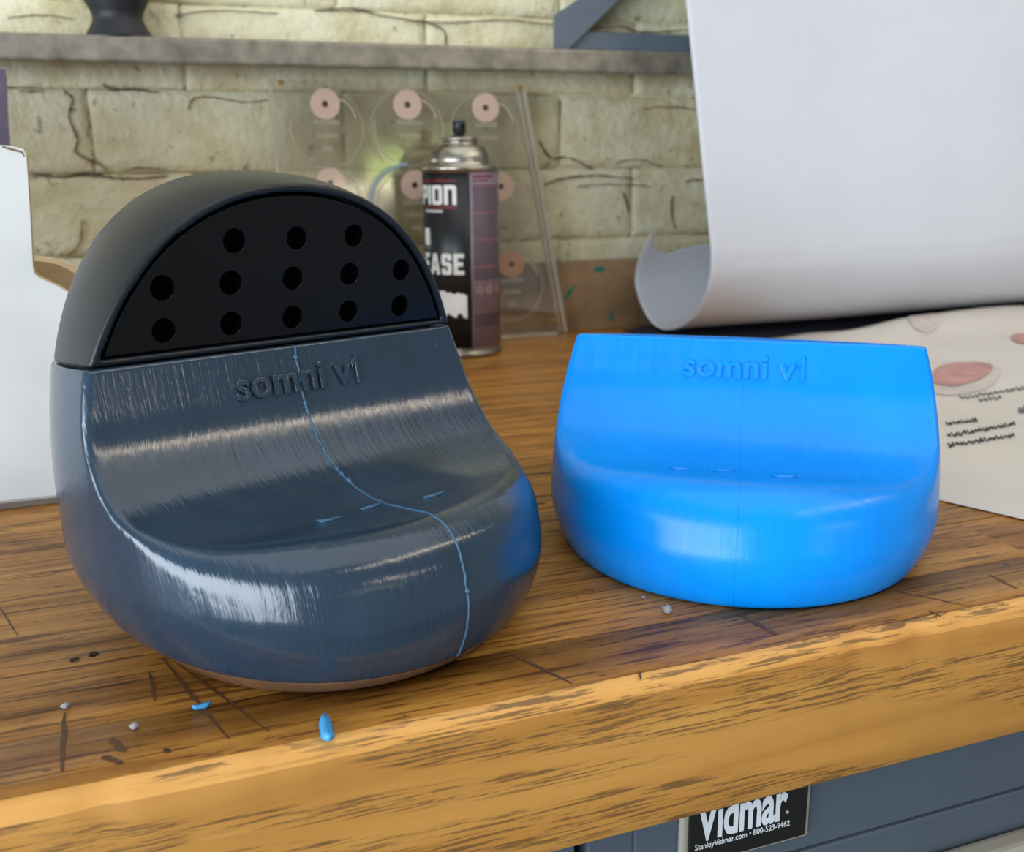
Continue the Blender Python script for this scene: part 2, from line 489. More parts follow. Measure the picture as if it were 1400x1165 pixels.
# ------------------------------------------------------------------ room shell
def struct(name, V, Fc, mat, loc=(0, 0, 0)):
    o = link(name, new_mesh(name, np.asarray(V) - np.array(loc), Fc, mat), None, loc)
    o['kind'] = 'structure'
    return o
struct('floor', *box(-1.6, 2.4, -1.2, 1.00, -0.92, -0.90), M['floor'])
WALL_Y = 0.940
wall = struct('wall_back', *box(-1.6, 2.4, WALL_Y + 0.0030, 1.03, -0.90, 1.3), M['mortar'])
def brick_mesh(seed, L=0.2126, Hh=0.0686, T=0.03):
    """rounded painted brick, front face to -y, uneven"""
    us = [0, 0.018, 0.05, 0.2, 0.4, 0.6, 0.8, 0.95, 0.982, 1]; ws = [0, 0.05, 0.14, 0.5, 0.86, 0.95, 1]
    nx, nz = len(us) - 1, len(ws) - 1
    r = random.Random(seed)
    V = []; Fc = []
    for k in range(nz + 1):
        for i in range(nx + 1):
            u = us[i]; w = ws[k]
            x = -L / 2 + L * u; z = Hh * w
            e = min(u, 1 - u) * L; ez = min(w, 1 - w) * Hh
            y = 0.0
            if e < 1e-6 or ez < 1e-6: y = 0.0030
            n = mnoise.noise(Vector((x * 30 + seed * 7, z * 40, seed)))
            y += n * 0.0014
            if e < 1e-6: x += n * 0.002
            if ez < 1e-6: z += mnoise.noise(Vector((x * 45, seed * 3.1, z))) * 0.0012
            V.append((x, y, z))
    N = (nx + 1)
    for k in range(nz):
        for i in range(nx): Fc.append((k * N + i, k * N + i + 1, (k + 1) * N + i + 1, (k + 1) * N + i))
    ring = [i for i in range(N)] + [k * N + nx for k in range(1, nz + 1)] + [nz * N + i for i in range(nx - 1, -1, -1)] + [k * N for k in range(nz - 1, 0, -1)]
    b = len(V)
    for i in ring: V.append((V[i][0], T, V[i][2]))
    n = len(ring)
    for i in range(n):
        j = (i + 1) % n
        Fc.append((ring[i], b + i, b + j, ring[j]))
    return new_mesh('brick', V, Fc, M['wall'], True)
bricks = [brick_mesh(s) for s in range(10)]
k = 0
for c in range(-1, 7):
    z0 = 0.0200 + 0.0690 * c
    off = -0.03 if c % 2 == 0 else 0.476 - 0.213 * 2
    for i in range(-4, 9):
        x = off + 0.213 * (i + 0.5)
        if x < -0.75 or x > 1.5: continue
        o = link('brick', bricks[(k * 7 + c * 3) % 10], wall, (x, WALL_Y, z0)); k += 1

# cracks that run through the paint
M['crack'] = simple('crack_brown', (116, 94, 70), 0.9, var=0.3, vscale=150)
def crack(px, wpx=1.5, seed=0):
    r = random.Random(seed)
    pts = spline(px, 7)
    V = []; Fc = []
    n = len(pts)
    for i, (a, b) in enumerate(pts):
        a2, b2 = pts[min(i + 1, n - 1)] if i < n - 1 else pts[i]
        a1, b1 = pts[max(i - 1, 0)]
        t = Vector((a2 - a1, b2 - b1)).normalized(); nn = Vector((-t.y, t.x))
        w = wpx * r.uniform(0.25, 1.25) * math.sin(math.pi * (i + 0.6) / (n + 0.2)) ** 0.4
        b += r.uniform(-0.8, 0.8)
        for sgn in (-1, 1):
            x, z = gy(a + nn.x * w * sgn, b + nn.y * w * sgn, WALL_Y - 0.0021)
            V.append((x, WALL_Y - 0.0021, z))
    for i in range(n - 1): Fc.append((2 * i, 2 * i + 2, 2 * i + 3, 2 * i + 1))
    m_ = len(V)
    V += [(x, y_ + 0.006, z) for x, y_, z in V[:m_]]
    for i in range(n - 1):
        Fc.append((2 * i, 2 * i + 2, m_ + 2 * i + 2, m_ + 2 * i)); Fc.append((2 * i + 1, 2 * i + 3, m_ + 2 * i + 3, m_ + 2 * i + 1))
    part('crack', V, Fc, M['crack'], wall)
for q, (pl_, w_) in enumerate([([(38, 236), (80, 241), (120, 236), (150, 242), (195, 243), (230, 240)], 2.0), ([(84, 122), (98, 135), (94, 160), (106, 190), (104, 208), (128, 220), (146, 232)], 2.0), ([(140, 114), (150, 122), (178, 122), (218, 126)], 1.5),
        ([(257, 150), (266, 134), (300, 134), (332, 140), (366, 136)], 1.2), ([(26, 125), (60, 125)], 1.6), ([(738, 192), (753, 215), (780, 216), (812, 231)], 1.8), ([(746, 252), (770, 244), (815, 240), (868, 244)], 1.8), ([(880, 150), (905, 146), (955, 150)], 1.3),
        ([(842, 224), (870, 218), (905, 227)], 1.2), ([(852, 262), (858, 278), (860, 290)], 2.2), ([(920, 268), (919, 290), (924, 314)], 0.9), ([(430, 14), (482, 11), (520, 20), (600, 31), (690, 27), (765, 35)], 1.2), ([(575, 28), (606, 40), (610, 60)], 1.5),
        ([(938, 248), (965, 246)], 2.0), ([(805, 38), (850, 36), (880, 44), (945, 40)], 1.2), ([(90, 352), (110, 330), (112, 300)], 1.0), ([(170, 232), (195, 229), (230, 232)], 1.0), ([(790, 255), (840, 252), (890, 255)], 1.0), ([(10, 24), (60, 20), (100, 26)], 1.0), ([(240, 20), (300, 14), (380, 18)], 1.0)]):
    crack(pl_, w_ * 0.75, q)

# ------------------------------------------------------------------ bench
BZ = -0.0559
YE = 0.2601
bench = thing('workbench_top', (0.35, YE, BZ), 'thick worn honey-brown wooden workbench top with scratches and burn marks', 'workbench')
y = YE + 0.036
rr = random.Random(3)
widths = []
while y < 0.88:
    w = 0.046 + rr.uniform(-0.006, 0.006)
    widths.append((y, min(y + w, 0.916))); y += w
widths[-1] = (widths[-1][0], 0.916)
for (a, b) in widths:
    # two lengths per strip, butt joint
    xj = rr.uniform(-0.35, 1.1)
    for (xa, xb) in ((-0.75, xj), (xj, 1.5)):
        dz = rr.uniform(-0.0003, 0.0001)
        part('plank', *box(xa + 0.0002, xb - 0.0002, a + 0.00022, b - 0.00022, BZ, dz), M['wood'], bench)
# front board with a worn, rounded top edge
nx = 420
xs = np.linspace(-0.75, 1.5, nx)
prof = [(0.0358, BZ), (0.0358, 0.0), (0.010, 0.0), (0.0056, -0.0002), (0.0032, -0.0010), (0.0016, -0.0026), (0.0005, -0.0052), (0.0, -0.011), (0.0, -0.030), (0.0, -0.048), (0.0, BZ + 0.001), (0.001, BZ)]
V = []; Fc = []
np_ = len(prof)
for i, x in enumerate(xs):
    for j, (dy, z) in enumerate(prof):
        wob = 0.0
        if 3 <= j <= 7:
            wob = 0.0011 * mnoise.noise(Vector((x * 30, j * 0.35, 0))) + 0.0008 * mnoise.noise(Vector((x * 110, j * 0.8, 5)))
            ch = mnoise.noise(Vector((x * 55, 3.3, 0)))
            if ch > 0.28: wob += (ch - 0.28) * 0.005
        V.append((x, YE + dy + max(0, wob) * 1.0, z - (max(0, wob) * 0.8 if j <= 5 and j >= 3 else 0)))
for i in range(nx - 1):
    for j in range(np_):
        l = (j + 1) % np_
        Fc.append((i * np_ + j, i * np_ + l, (i + 1) * np_ + l, (i + 1) * np_ + j))
Fc.append(list(range(np_))); Fc.append([(nx - 1) * np_ + j for j in range(np_)][::-1])
fb = part('front_board', V, Fc, M['wood_front'], bench, True)
fb.data.materials.append(M['wood'])
fb.data.materials.append(M['wood_edge'])
for q, p in enumerate(fb.data.polygons):
    j = q % np_
    if q < (nx - 1) * np_:
        p.material_index = 1 if j in (1, 2) else (2 if j in (3, 4, 5) else 0)
# scratches and burn marks lying in the surface
def scratch(pts, w):
    V = []; Fc = []
    n = len(pts)
    for i, (x, yy) in enumerate(pts):
        a = Vector(pts[max(0, i - 1)]); b = Vector(pts[min(n - 1, i + 1)])
        t = (b - a).normalized(); nn = Vector((-t.y, t.x))
        ww = w * (0.35 + 0.65 * math.sin(math.pi * (i + 0.5) / n)) * random.uniform(0.7, 1.2)
        V += [(x + nn.x * ww, yy + nn.y * ww, 0.00015), (x - nn.x * ww, yy - nn.y * ww, 0.00015)]
    for i in range(n - 1): Fc.append((2 * i, 2 * i + 1, 2 * i + 3, 2 * i + 2))
    part('scratch', V, Fc, M['scratch'], bench)
def seg(p, q, w, n=11, jit=0.0003):
    a = gz(*p); b = gz(*q)
    pts = []
    for i in range(n):
        f = i / (n - 1)
        pts.append((a[0] + (b[0] - a[0]) * f + random.uniform(-jit, jit), a[1] + (b[1] - a[1]) * f + random.uniform(-jit, jit)))
    scratch(pts, w * 0.7)
for p, q, w in [((222, 900), (312, 1010), .0009), ((240, 905), (368, 1000), .0006), ((88, 975), (86, 1055), .0011), ((0, 984), (92, 968), .0006), ((205, 918), (212, 960), .0008),
                ((150, 1010), (172, 1028), .0020), ((140, 1035), (168, 1044), .0016), ((0, 962), (250, 920), .0005), ((700, 895), (782, 935), .0011), ((1010, 840), (1062, 868), .0019),
                ((1222, 808), (1330, 830), .0005), ((1352, 785), (1392, 806), .0009), ((1270, 835), (1290, 845), .0007), ((820, 640), (690, 652), .0012), ((700, 690), (745, 688), .0020),
                ((188, 760), (186, 840), .0009), ((225, 1024), (234, 1030), .0012), ((874, 918), (876, 930), .0007), ((100, 900), (104, 905), .0026), ((126, 892), (130, 898), .0024), ((0, 830), (25, 870), .0005)]:
    seg(p, q, w)

# ------------------------------------------------------------------ cabinet under the bench
CY0 = 0.272
def cabinet(x0, x1, label, plate=False):
    t = thing('tool_cabinet', ((x0 + x1) / 2, 0.50, -0.90), label, 'cabinet')
    part('body', *box(x0, x1, CY0 + 0.018, 0.80, -0.90, BZ - 0.001), M['gap'], t)
    part('frame', *join(box(x0, x0 + 0.018, CY0, CY0 + 0.018, -0.90, BZ - 0.001, 0.001), box(x1 - 0.018, x1, CY0, CY0 + 0.018, -0.90, BZ - 0.001, 0.001),
                        box(x0 + 0.018, x1 - 0.018, CY0, CY0 + 0.018, -0.0925, BZ - 0.001, 0.001)), M['cabinet'], t)
    z = -0.0943
    for hgt in (0.10, 0.15, 0.20, 0.25):
        d = part('drawer', *box(x0 + 0.019, x1 - 0.019, CY0 + 0.001, CY0 + 0.020, z - hgt, z, 0.0012), M['cabinet'], t)
        part('handle', *box(x0 + 0.06, x1 - 0.06, CY0 - 0.011, CY0 + 0.001, z - 0.030, z - 0.0175, 0.0035, 3), M['chrome'], d)
        z -= hgt + 0.002
    if plate:
        (px0, _), (px1, pz0) = gy(925, 1150, CY0), gy(1099, 1137, CY0)
        pz1 = BZ - 0.002
        pl = part('label_holder', *box(px0, px1, CY0 - 0.003, CY0, pz0, pz1, 0.0014, 3), M['chrome'], t)
        part('label_card', *box(px0 + 0.0026, px1 - 0.0026, CY0 - 0.0042, CY0 - 0.0031, pz0 + 0.0022, pz1, 0.0002, 1), M['plate'], pl)
        def put(s, x, z, w, h, off, name, sp=0.92):
            V, Fc = text(s, 0.02, off, sp)
            V = fit_text(V, w, h)
            part(name, np.c_[x + V[:, 0], CY0 - 0.0043 - (V[:, 2] > 0) * 0.00012, z + V[:, 1]], Fc, M['silver_print'], pl)
        yl = CY0 - 0.0043
        xa, za = gy(952, 1148, yl); xb, zb_ = gy(1075, 1126, yl)
        put('Vidmar', xa, (za + zb_) / 2, xb - xa, 0.0172, 0.028, 'lettering', 0.98)
        xr, zr = gy(1074, 1113, yl)
        put('®', xr, zr, 0.0013, 0.0013, 0.0, 'lettering')
        xa, za = gy(950, 1163, yl); xb, zb_ = gy(1079, 1134, yl)
        put('StanleyVidmar.com • 800-523-9462', xa, (za + zb_) / 2, xb - xa, 0.0032, 0.006, 'lettering', 1.0)
    return t
CXL = gy(803, 1160, CY0)[0]
cabinet(CXL, 0.90, 'blue-grey steel drawer cabinet under the bench with a black name plate', True)
cabinet(-0.66, CXL - 0.0045, 'blue-grey steel drawer cabinet under the bench left of the name plate')

# ------------------------------------------------------------------ printed shells (implicit surface -> mesh)
S = 66 / 41.9545
K = S / 1000.0
P = dict(yc=-12.39984, zc=54.11411, lean=0.2916, lean2=-0.05194, a=53.0856, b=57.65245, c=79.7214, y0=-17.19966, z0=13.28874, n=2.3674, m=2.06358, c2=38.80518, sk=0.26307, n2=1.71912)
DTX, DTY, BTX, BTY, DZ = 0.04841, 0.01905, -0.02869, 0.01141, 9.48833
def rot(tx, ty):
    c, s = math.cos(tx), math.sin(tx); A = np.array([[1, 0, 0], [0, c, -s], [0, s, c]])
    c, s = math.cos(ty), math.sin(ty); return A @ np.array([[c, 0, s], [0, 1, 0], [-s, 0, c]])
RD, RB = rot(DTX, DTY), rot(BTX, BTY)
def ball_raw(x, y, z):
    zz = z - P['z0']
    yy = y - P['y0'] - P['sk'] * zz
    m_ = P['m']
    r = (np.abs(x / P['a']) ** m_ + np.abs(yy / P['b']) ** m_) ** (1 / m_)
    up = zz > 0
    cc = np.where(up, P['c'], P['c2']); nn = np.where(up, P['n'], P['n2'])
    return (r ** nn + np.abs(zz / cc) ** nn) ** (1 / nn) - 1
def ball(x, y, z):
    e = 0.05
    f = ball_raw(x, y, z)
    gx = (ball_raw(x + e, y, z) - f) / e; gy = (ball_raw(x, y + e, z) - f) / e; g_z = (ball_raw(x, y, z + e) - f) / e
    return f / np.maximum(np.sqrt(gx * gx + gy * gy + g_z * g_z), 4e-3)
su, cu = math.sin(P['lean2']), math.cos(P['lean2'])
ctrl = [(P['yc'], P['zc']), (-14.2, 48.0), (-16.2, 41.9), (-19.2, 36.8), (-23.9, 31.5), (-29.7, 27.9), (-37.9, 25.5), (-45.7, 24.9), (-54.2, 25.9), (-62.7, 27.2), (-73, 28.2), (-97, 30.0)]
low = spline(ctrl)
up_line = np.array([[P['yc'] + su * 70, P['zc'] + cu * 70]])
poly = np.vstack([up_line, low])
def scoop2d(y, z):
    """signed distance in the (y,z) plane, negative inside the material"""
    d2 = np.full(y.shape, 1e9)
    for A, B in zip(poly[:-1], poly[1:]):
        e = B - A
        t = np.clip(((y - A[0]) * e[0] + (z - A[1]) * e[1]) / (e @ e), 0, 1)
        d2 = np.minimum(d2, (y - A[0] - e[0] * t) ** 2 + (z - A[1] - e[1] * t) ** 2)
    ring = np.vstack([poly, [[-97, -300], [300, -300], [300, up_line[0, 1]]]])
    ins = np.zeros(y.shape, bool)
    for A, B in zip(ring, np.roll(ring, -1, 0)):
        if A[1] == B[1]: continue
        cond = ((A[1] > z) != (B[1] > z)) & (y < (B[0] - A[0]) * (z - A[1]) / (B[1] - A[1]) + A[0])
        ins ^= cond
    return np.where(ins, -1, 1) * np.sqrt(d2)
def smax(a, b, k):
    h = np.maximum(k - np.abs(a - b), 0) / k
    return np.maximum(a, b) + h * h * k * 0.25
nB = RB[2]                      # world up seen in shell coordinates, shell standing flat (blue one)
def base_plane(x, y, z): return -(nB[0] * x + nB[1] * y + nB[2] * z)
nD = RD[2]
def table_plane(x, y, z): return -(nD[0] * x + nD[1] * y + nD[2] * z + DZ)
CSL = -0.125
def cut_plane(x, y, z):         # positive above the joint between shell and cap
    return ((z - P['zc']) - CSL * (y - P['yc'])) / math.sqrt(1 + CSL * CSL)
def edge_k(y): return np.interp(-y, [34, 60], [1.8, 10.0])
def core(x, y, z, sc=None):
    if sc is None: sc = scoop2d(y, z)
    return smax(ball(x, y, z), sc, edge_k(y))
def f_shell(x, y, z, sc=None):
    g = smax(core(x, y, z, sc), base_plane(x, y, z), 1.6)
    sh = np.maximum(g, -(g + 3.0))
    return smax(sh, cut_plane(x, y, z), 0.7)
def f_cap(x, y, z, sc=None):
    if sc is None: sc = scoop2d(y, z)
    b = ball(x, y, z) + 0.40
    pl = ((y - P['yc']) * -cu + (z - P['zc']) * su)      # panel plane, positive in front
    g = smax(smax(b, pl, 0.5), 0.45 - cut_plane(x, y, z), 0.6)
    rec = np.maximum(np.maximum(b + 1.7, -(pl + 5.0)), 1.6 - ((y - P['yc']) * su + (z - P['zc']) * cu))
    return np.maximum(g, -rec)
def f_foot(x, y, z, sc=None):
    g = np.maximum(core(x, y, z, sc) + 1.2, -base_plane(x, y, z) + 0.02)
    return smax(g, table_plane(x, y, z) , 1.5)

def surface_nets(fn, lo, hi, h):
    ax = [np.arange(l, u + h, h) for l, u in zip(lo, hi)]
    X, Y, Z = np.meshgrid(*ax, indexing='ij', sparse=True)
    YY, ZZ = np.meshgrid(ax[1], ax[2], indexing='ij')
    sc = scoop2d(YY, ZZ)[None, :, :]
    f = fn(X, Y, Z, sc)
    f = np.broadcast_to(f, (len(ax[0]), len(ax[1]), len(ax[2])))
    s = f < 0
    cnt = np.zeros([d - 1 for d in f.shape], np.int8)
    for i in (0, 1):
        for j in (0, 1):
            for k in (0, 1):
                cnt += s[i:i + cnt.shape[0], j:j + cnt.shape[1], k:k + cnt.shape[2]]
    act = np.argwhere((cnt > 0) & (cnt < 8))
    idx = np.full(cnt.shape, -1, np.int64); idx[tuple(act.T)] = np.arange(len(act))
    acc = np.zeros((len(act), 3)); num = np.zeros(len(act))
    corners = [(i, j, k) for i in (0, 1) for j in (0, 1) for k in (0, 1)]
    for a in corners:
        for d in range(3):
            if a[d]: continue
            b = list(a); b[d] = 1
            fa = f[tuple((act + a).T)]; fb = f[tuple((act + b).T)]
            cr = (fa < 0) != (fb < 0)
            t = np.where(cr, fa / np.where(cr, fa - fb, 1), 0)
            pt = np.array(a, float) + 0
            q = np.repeat(pt[None], len(act), 0); q[:, d] += t
            acc += q * cr[:, None]; num += cr
    V = (act + acc / num[:, None]) * h + np.array(lo)
    quads = []
    for d in range(3):
        u, w = (d + 1) % 3, (d + 2) % 3
        sl0 = [slice(None)] * 3; sl1 = [slice(None)] * 3
        sl0[d] = slice(0, -1); sl1[d] = slice(1, None)
        e = np.argwhere(s[tuple(sl0)] != s[tuple(sl1)])
        e = e[(e[:, u] > 0) & (e[:, w] > 0) & (e[:, u] < f.shape[u] - 1) & (e[:, w] < f.shape[w] - 1)]
        flip = s[tuple(e.T)]
        q = []
        for du, dw in ((-1, -1), (0, -1), (0, 0), (-1, 0)):
            c = e.copy(); c[:, u] += du; c[:, w] += dw
            q.append(idx[tuple(c.T)])
        q = np.stack(q, 1)
        q[~flip] = q[~flip][:, ::-1]
        quads.append(q)
    Q = np.concatenate(quads)
    # pull the vertices onto the surface
    for it in range(3):
        e = 0.02
        g = np.stack([(fn(*(V + dv).T) - fn(*(V - dv).T)) / (2 * e) for dv in np.eye(3) * e], 1)
        f0 = fn(*V.T)
        g2 = np.maximum((g * g).sum(1), 0.25)
        st = g * (f0 / g2)[:, None]
        ln = np.linalg.norm(st, axis=1)
        st *= np.minimum(1, 0.5 * h / np.maximum(ln, 1e-9))[:, None]
        V = V - st * 0.9
    return V, Q
LO, HI = (-58.2, -84, -14), (58.2, 96, 102)
shell_V, shell_F = surface_nets(f_shell, (-56.2, -86, -14), (56.2, 58, 60), 0.7)
cap_V, cap_F = surface_nets(f_cap, (-56.2, -30, 40), (56.2, 66, 102), 0.6)
foot_V, foot_F = surface_nets(f_foot, (-56.2, -86, -20), (56.2, 58, 14), 0.75)

def place(V, R, dz): return (np.asarray(V) @ R.T + np.array([0, 0, dz])) * K
def lpart(name, V, Fc, mat, root, smooth=True): return link(name, new_mesh(name, V, Fc, mat, smooth), root)

def seam_pts(n=150):
    """the join line along x = 0 following the front of the shell"""
    pts = []
    pr = spline([(P['yc'], P['zc'] - 0.3)] + ctrl[1:10] + [(-67.6, 26.0), (-70.8, 23.4), (-73.7, 20.3), (-75.7, 16.4), (-76, 10.5), (-75, 5.4), (-72, 0.4), (-69, -4), (-66, -8)], 12)
    x = np.zeros(len(pr)); V = np.c_[x, pr]
    fn = lambda a, b, c: smax(core(a, b, c), base_plane(a, b, c), 1.6)
    for it in range(8):
        e = 0.02
        g = np.stack([(fn(*(V + dv).T) - fn(*(V - dv).T)) / (2 * e) for dv in np.eye(3) * e], 1)
        f0 = fn(*V.T)
        V = V - g * (f0 / np.maximum((g * g).sum(1), 0.25))[:, None] * 0.8
        V[:, 0] = 0
    return V[(base_plane(*V.T) < -0.3)]
SEAM = seam_pts()
LET_V, LET_F = text('somni v', 0.05, 0.004, 1.04, 0.026)
_one_V, _one_F = flat_shape(GLYPH['1'][1], 0.05, 0.026)
_lo, _hi = LET_V.min(0), LET_V.max(0)
_hh = (_hi[1] - _lo[1])
_one_V = _one_V * np.array([_hh * 0.68, _hh, 1.0]); _one_V[:, 0] += _hi[0] + 0.02 - _one_V[:, 0].min(); _one_V[:, 1] += _lo[1] - _one_V[:, 1].min()
LET_V, LET_F = join((LET_V, LET_F), (_one_V, _one_F))
LET_V = fit_text(LET_V, 33.2, 7.0)
sl, cl = math.sin(P['lean']), math.cos(P['lean'])
def lettering():
    u = LET_V[:, 0] - 16.8; v = LET_V[:, 1]
    zmid = 43.6
    t = 0.0
    v0 = (zmid - P['zc']) / cl
    vv = v0 + v
    y = P['yc'] + vv * sl - t * cl * 1.0 + 0.15
    z = P['zc'] + vv * cl + t * sl
    return np.c_[u, y, z]
# find the panel depth under the letters so the letters stand on it
def panel_y(z):
    i = np.argsort(low[:, 1])
    return np.interp(z, low[:22][::-1, 1], low[:22][::-1, 0])
def letter_verts():
    L = lettering()
    t = LET_V[:, 2] * 10.0 + 0.15
    L[:, 1] = panel_y(L[:, 2]) - t
    return L
LETTERS = letter_verts()
MARKS = [(-14.6, -48.3), (-3.9, -47.6), (10.8, -50.6)]
def mark_mesh(i):
    x, y = MARKS[i]
    z = np.interp(-y, -low[:, 0], low[:, 1])
    if i == 0: pts = [(x - 2.6, y + 1.2), (x - 2.2, y - 0.3), (x - 1.0, y - 0.7), (x + 2.6, y - 0.5)]
    elif i == 1: pts = [(x - 2.6, y), (x, y - 0.1), (x + 2.6, y + 0.2)]
    else: pts = [(x - 3.0, y - 0.3), (x - 1.0, y - 1.1), (x + 1.5, y - 0.8), (x + 3.4, y + 0.3)]
    P3 = [(a, b, np.interp(-b, -low[:, 0], low[:, 1]) + 0.15) for a, b in pts]
    return tube(P3, [0.30] + [0.5] * (len(P3) - 2) + [0.34], 6)

def build_shell(root, R, dz, mat, seam_mat, wob):
    lpart('shell', place(shell_V, R, dz), shell_F, mat, root)
    lpart('lettering', place(LETTERS, R, dz), LET_F, mat, root, False)
    r = random.Random(5)
    pts = []; rad = []
    n = len(SEAM)
    for i, p in enumerate(SEAM):
        f = i / n
        pts.append((p[0] + wob * 0.35 * mnoise.noise(Vector((i * 0.22, 1, 0))), p[1], p[2]))
        rad.append((0.27 + 0.24 * max(0, mnoise.noise(Vector((i * 0.16, 7, 0)))) + (0.45 if r.random() < 0.03 else 0)) * wob)  # beaded flash line
    TV, TF = tube(pts, rad, 6)
    lpart('print_seam', place(TV, R, dz), TF, seam_mat, root)
    for i in range(3):
        MV, MF = mark_mesh(i)
        lpart('support_mark', place(MV, R, dz), MF, seam_mat, root)

# blue shell, open at the top
bx, by, ba = 162.94761 * K, 249.0438 * K, -0.57261
rootB = thing('speaker_shell', (bx, by, 0), 'bright blue open-topped printed plastic shell with raised lettering, standing on the bench', 'speaker shell', ba)
build_shell(rootB, RB, 0.0, M['blue'], M['seam_blue'], 0.30)
# slate shell with cap, grille and foot
dx, dy, da = 24.3127 * K, 247.22829 * K, 0.41629
rootD = thing('speaker', (dx, dy, 0), 'slate blue glossy bedside speaker with charcoal rounded cap and black hole grille', 'speaker', da)
build_shell(rootD, RD, DZ, M['slate'], M['seam_slate'], 1.0)
capo = lpart('cap', place(cap_V, RD, DZ), cap_F, M['cap'], rootD)
lpart('foot', place(foot_V, RD, DZ), foot_F, M['foot'], rootD)
# grille plate with thirteen holes
def half_width(v, inset):
    lo_, hi_ = 0.0, 60.0
    yy = P['yc'] + v * su; zz = P['zc'] + v * cu
    fv = lambda u: float(ball(np.array(u), np.array(yy), np.array(zz))) + 0.40 + inset
    if fv(0.0) > 0: return 0.0
    for _ in range(40):
        mid = (lo_ + hi_) / 2
        if fv(mid) > 0: hi_ = mid
        else: lo_ = mid
    return lo_
def grille_outline(inset, vb):
    vt = vb
    while half_width(vt + 0.05, inset) > 0: vt += 0.05
    vs = vb + (vt - vb) * np.sin(np.linspace(0, math.pi / 2, 40))
    w = [half_width(v, inset) for v in vs]
    return [(-a, v) for a, v in zip(w, vs)] + [(a, v) for a, v in list(zip(w, vs))[::-1] if a > 0.01]
def circ(u, v, r, n=28): return [(u + r * math.cos(2 * math.pi * i / n), v + r * math.sin(2 * math.pi * i / n)) for i in range(n)]
HOLES = [(c * 15.62, 6.38) for c in range(-2, 3)] + [(c * 15.62, 15.45) for c in range(-2, 3)] + [(c * 15.62 + 0.99, 24.52) for c in range(-1, 2)]
GV, GF = flat_shape([grille_outline(2.6, 2.35)] + [circ(u, v, 2.75) for u, v in HOLES], 1.1, 0.14)
def on_panel(V, depth):
    u, v, d = V[:, 0], V[:, 1], V[:, 2] - depth
    return np.c_[u, P['yc'] + v * su - d * cu, P['zc'] + v * cu + d * su]
gr = lpart('grille', place(on_panel(GV, 1.9), RD, DZ), GF, M['grille'], rootD, False)
# dark lining behind the plate
LV, LF = flat_shape([grille_outline(1.85, 1.8)], 0.15)
lpart('grille_backing', place(on_panel(LV, 4.6), RD, DZ), LF, M['void'], rootD, False)

# ------------------------------------------------------------------ backboard, rail and bracket
BBY = 0.9170
bb = thing('backboard', (0.4, BBY + 0.006, BZ), 'low brown wooden backboard with teal paint dabs behind the bench top', 'board')
part('board', *box(-0.75, 1.6, BBY, BBY + 0.0190, BZ, gy(850, 356, BBY)[1], 0.0015), M['backboard'], bb)
def blob(cx, cz, pts, y, th): return prism([(cx + a, cz + b) for a, b in pts], y, y - th)
for (px, py, sh) in ((820, 368, [(-.006, -.002), (.004, -.003), (.006, .001), (.001, .003), (-.005, .002)]),
                     (780, 400, [(-.008, -.009), (-.003, -.005), (.003, .003), (.008, .009), (.003, .006), (-.004, .001)]),
                     (835, 433, [(-.002, -.004), (.003, -.003), (.002, .003), (-.001, .004)])):
    cx, cz = gy(px, py, BBY)
    part('paint_dab', *blob(cx, cz, sh, BBY, 0.0006), M['teal'], bb)
RY = 0.885
RT = gy(400, 55, RY)[1]; RBt = gy(400, 91, RY)[1]
rail = thing('shelf_rail', (0.35, RY + 0.02, RBt), 'long worn grey steel rail fixed along the painted brick wall', 'rail')
part('lip', *box(-0.9, 1.7, RY, RY + 0.006, RBt, RT, 0.0028, 3), M['steel'], rail)
part('ledge', *box(-0.9, 1.7, RY + 0.006, WALL_Y - 0.0002, RT - 0.005, RT - 0.0006, 0.0006, 1), M['steel'], rail)
KY = 0.911; kx = gy(163, 44, KY)[0]
ks = gy(210, 44, KY)[0] - kx
hg = [(0.98 * ks, 0.0), (ks, 0.0015), (0.97 * ks, 0.003), (0.78 * ks, 0.011), (0.725 * ks, 0.0155), (0.77 * ks, 0.0205), (0.95 * ks, 0.029), (ks, 0.036), (ks, 0.052), (0.9 * ks, 0.056)]
KZ = RT - 0.0005
knob = thing('iron_knob', (kx, KY, KZ), 'black waisted iron knob standing on the steel rail', 'knob')
part('knob_body', *lathe(hg, 40, (kx, KY, KZ)), M['black_iron'], knob, True)
part('knob_rim', *lathe([(ks * 1.0, 0.0), (ks * 1.02, 0.001), (ks * 1.0, 0.0022)], 40, (kx, KY, KZ)), M['black_iron'], knob, True)
BY_ = 0.897
br = thing('shelf_bracket', (0.40, BY_ + 0.015, RT), 'blue-grey steel shelf bracket with diagonal brace rising above the rail', 'bracket')
g_ = lambda a, b: gy(a, b, BY_)
bl_ = g_(760, 65); zb0 = RT - 0.0004
slope = (np.array(g_(845, 0)) - np.array(g_(775, 66))); far = np.array(g_(845, 0)) + slope * 1.2; far2 = np.array(g_(797, -5)) + slope * 1.7
part('brace', *prism([(bl_[0], zb0), g_(760, 20), g_(797, -5), tuple(far2), tuple(far), g_(845, 0), (g_(775, 66)[0], zb0)], BY_, BY_ + 0.006), M['bracket'], br)
w0_ = g_(775, 66)
part('brace_web', *prism([(w0_[0] - 0.004, zb0), (w0_[0], zb0), tuple(far), (far[0] - 0.004, far[1] + 0.001)], BY_ + 0.006, WALL_Y - 0.0004), M['bracket'], br)
part('foot_bar', *box(w0_[0] + 0.008, 1.2, BY_ + 0.008, WALL_Y - 0.0006, zb0, gy(945, 48, BY_ + 0.008)[1], 0.0008, 1), M['bracket'], br)

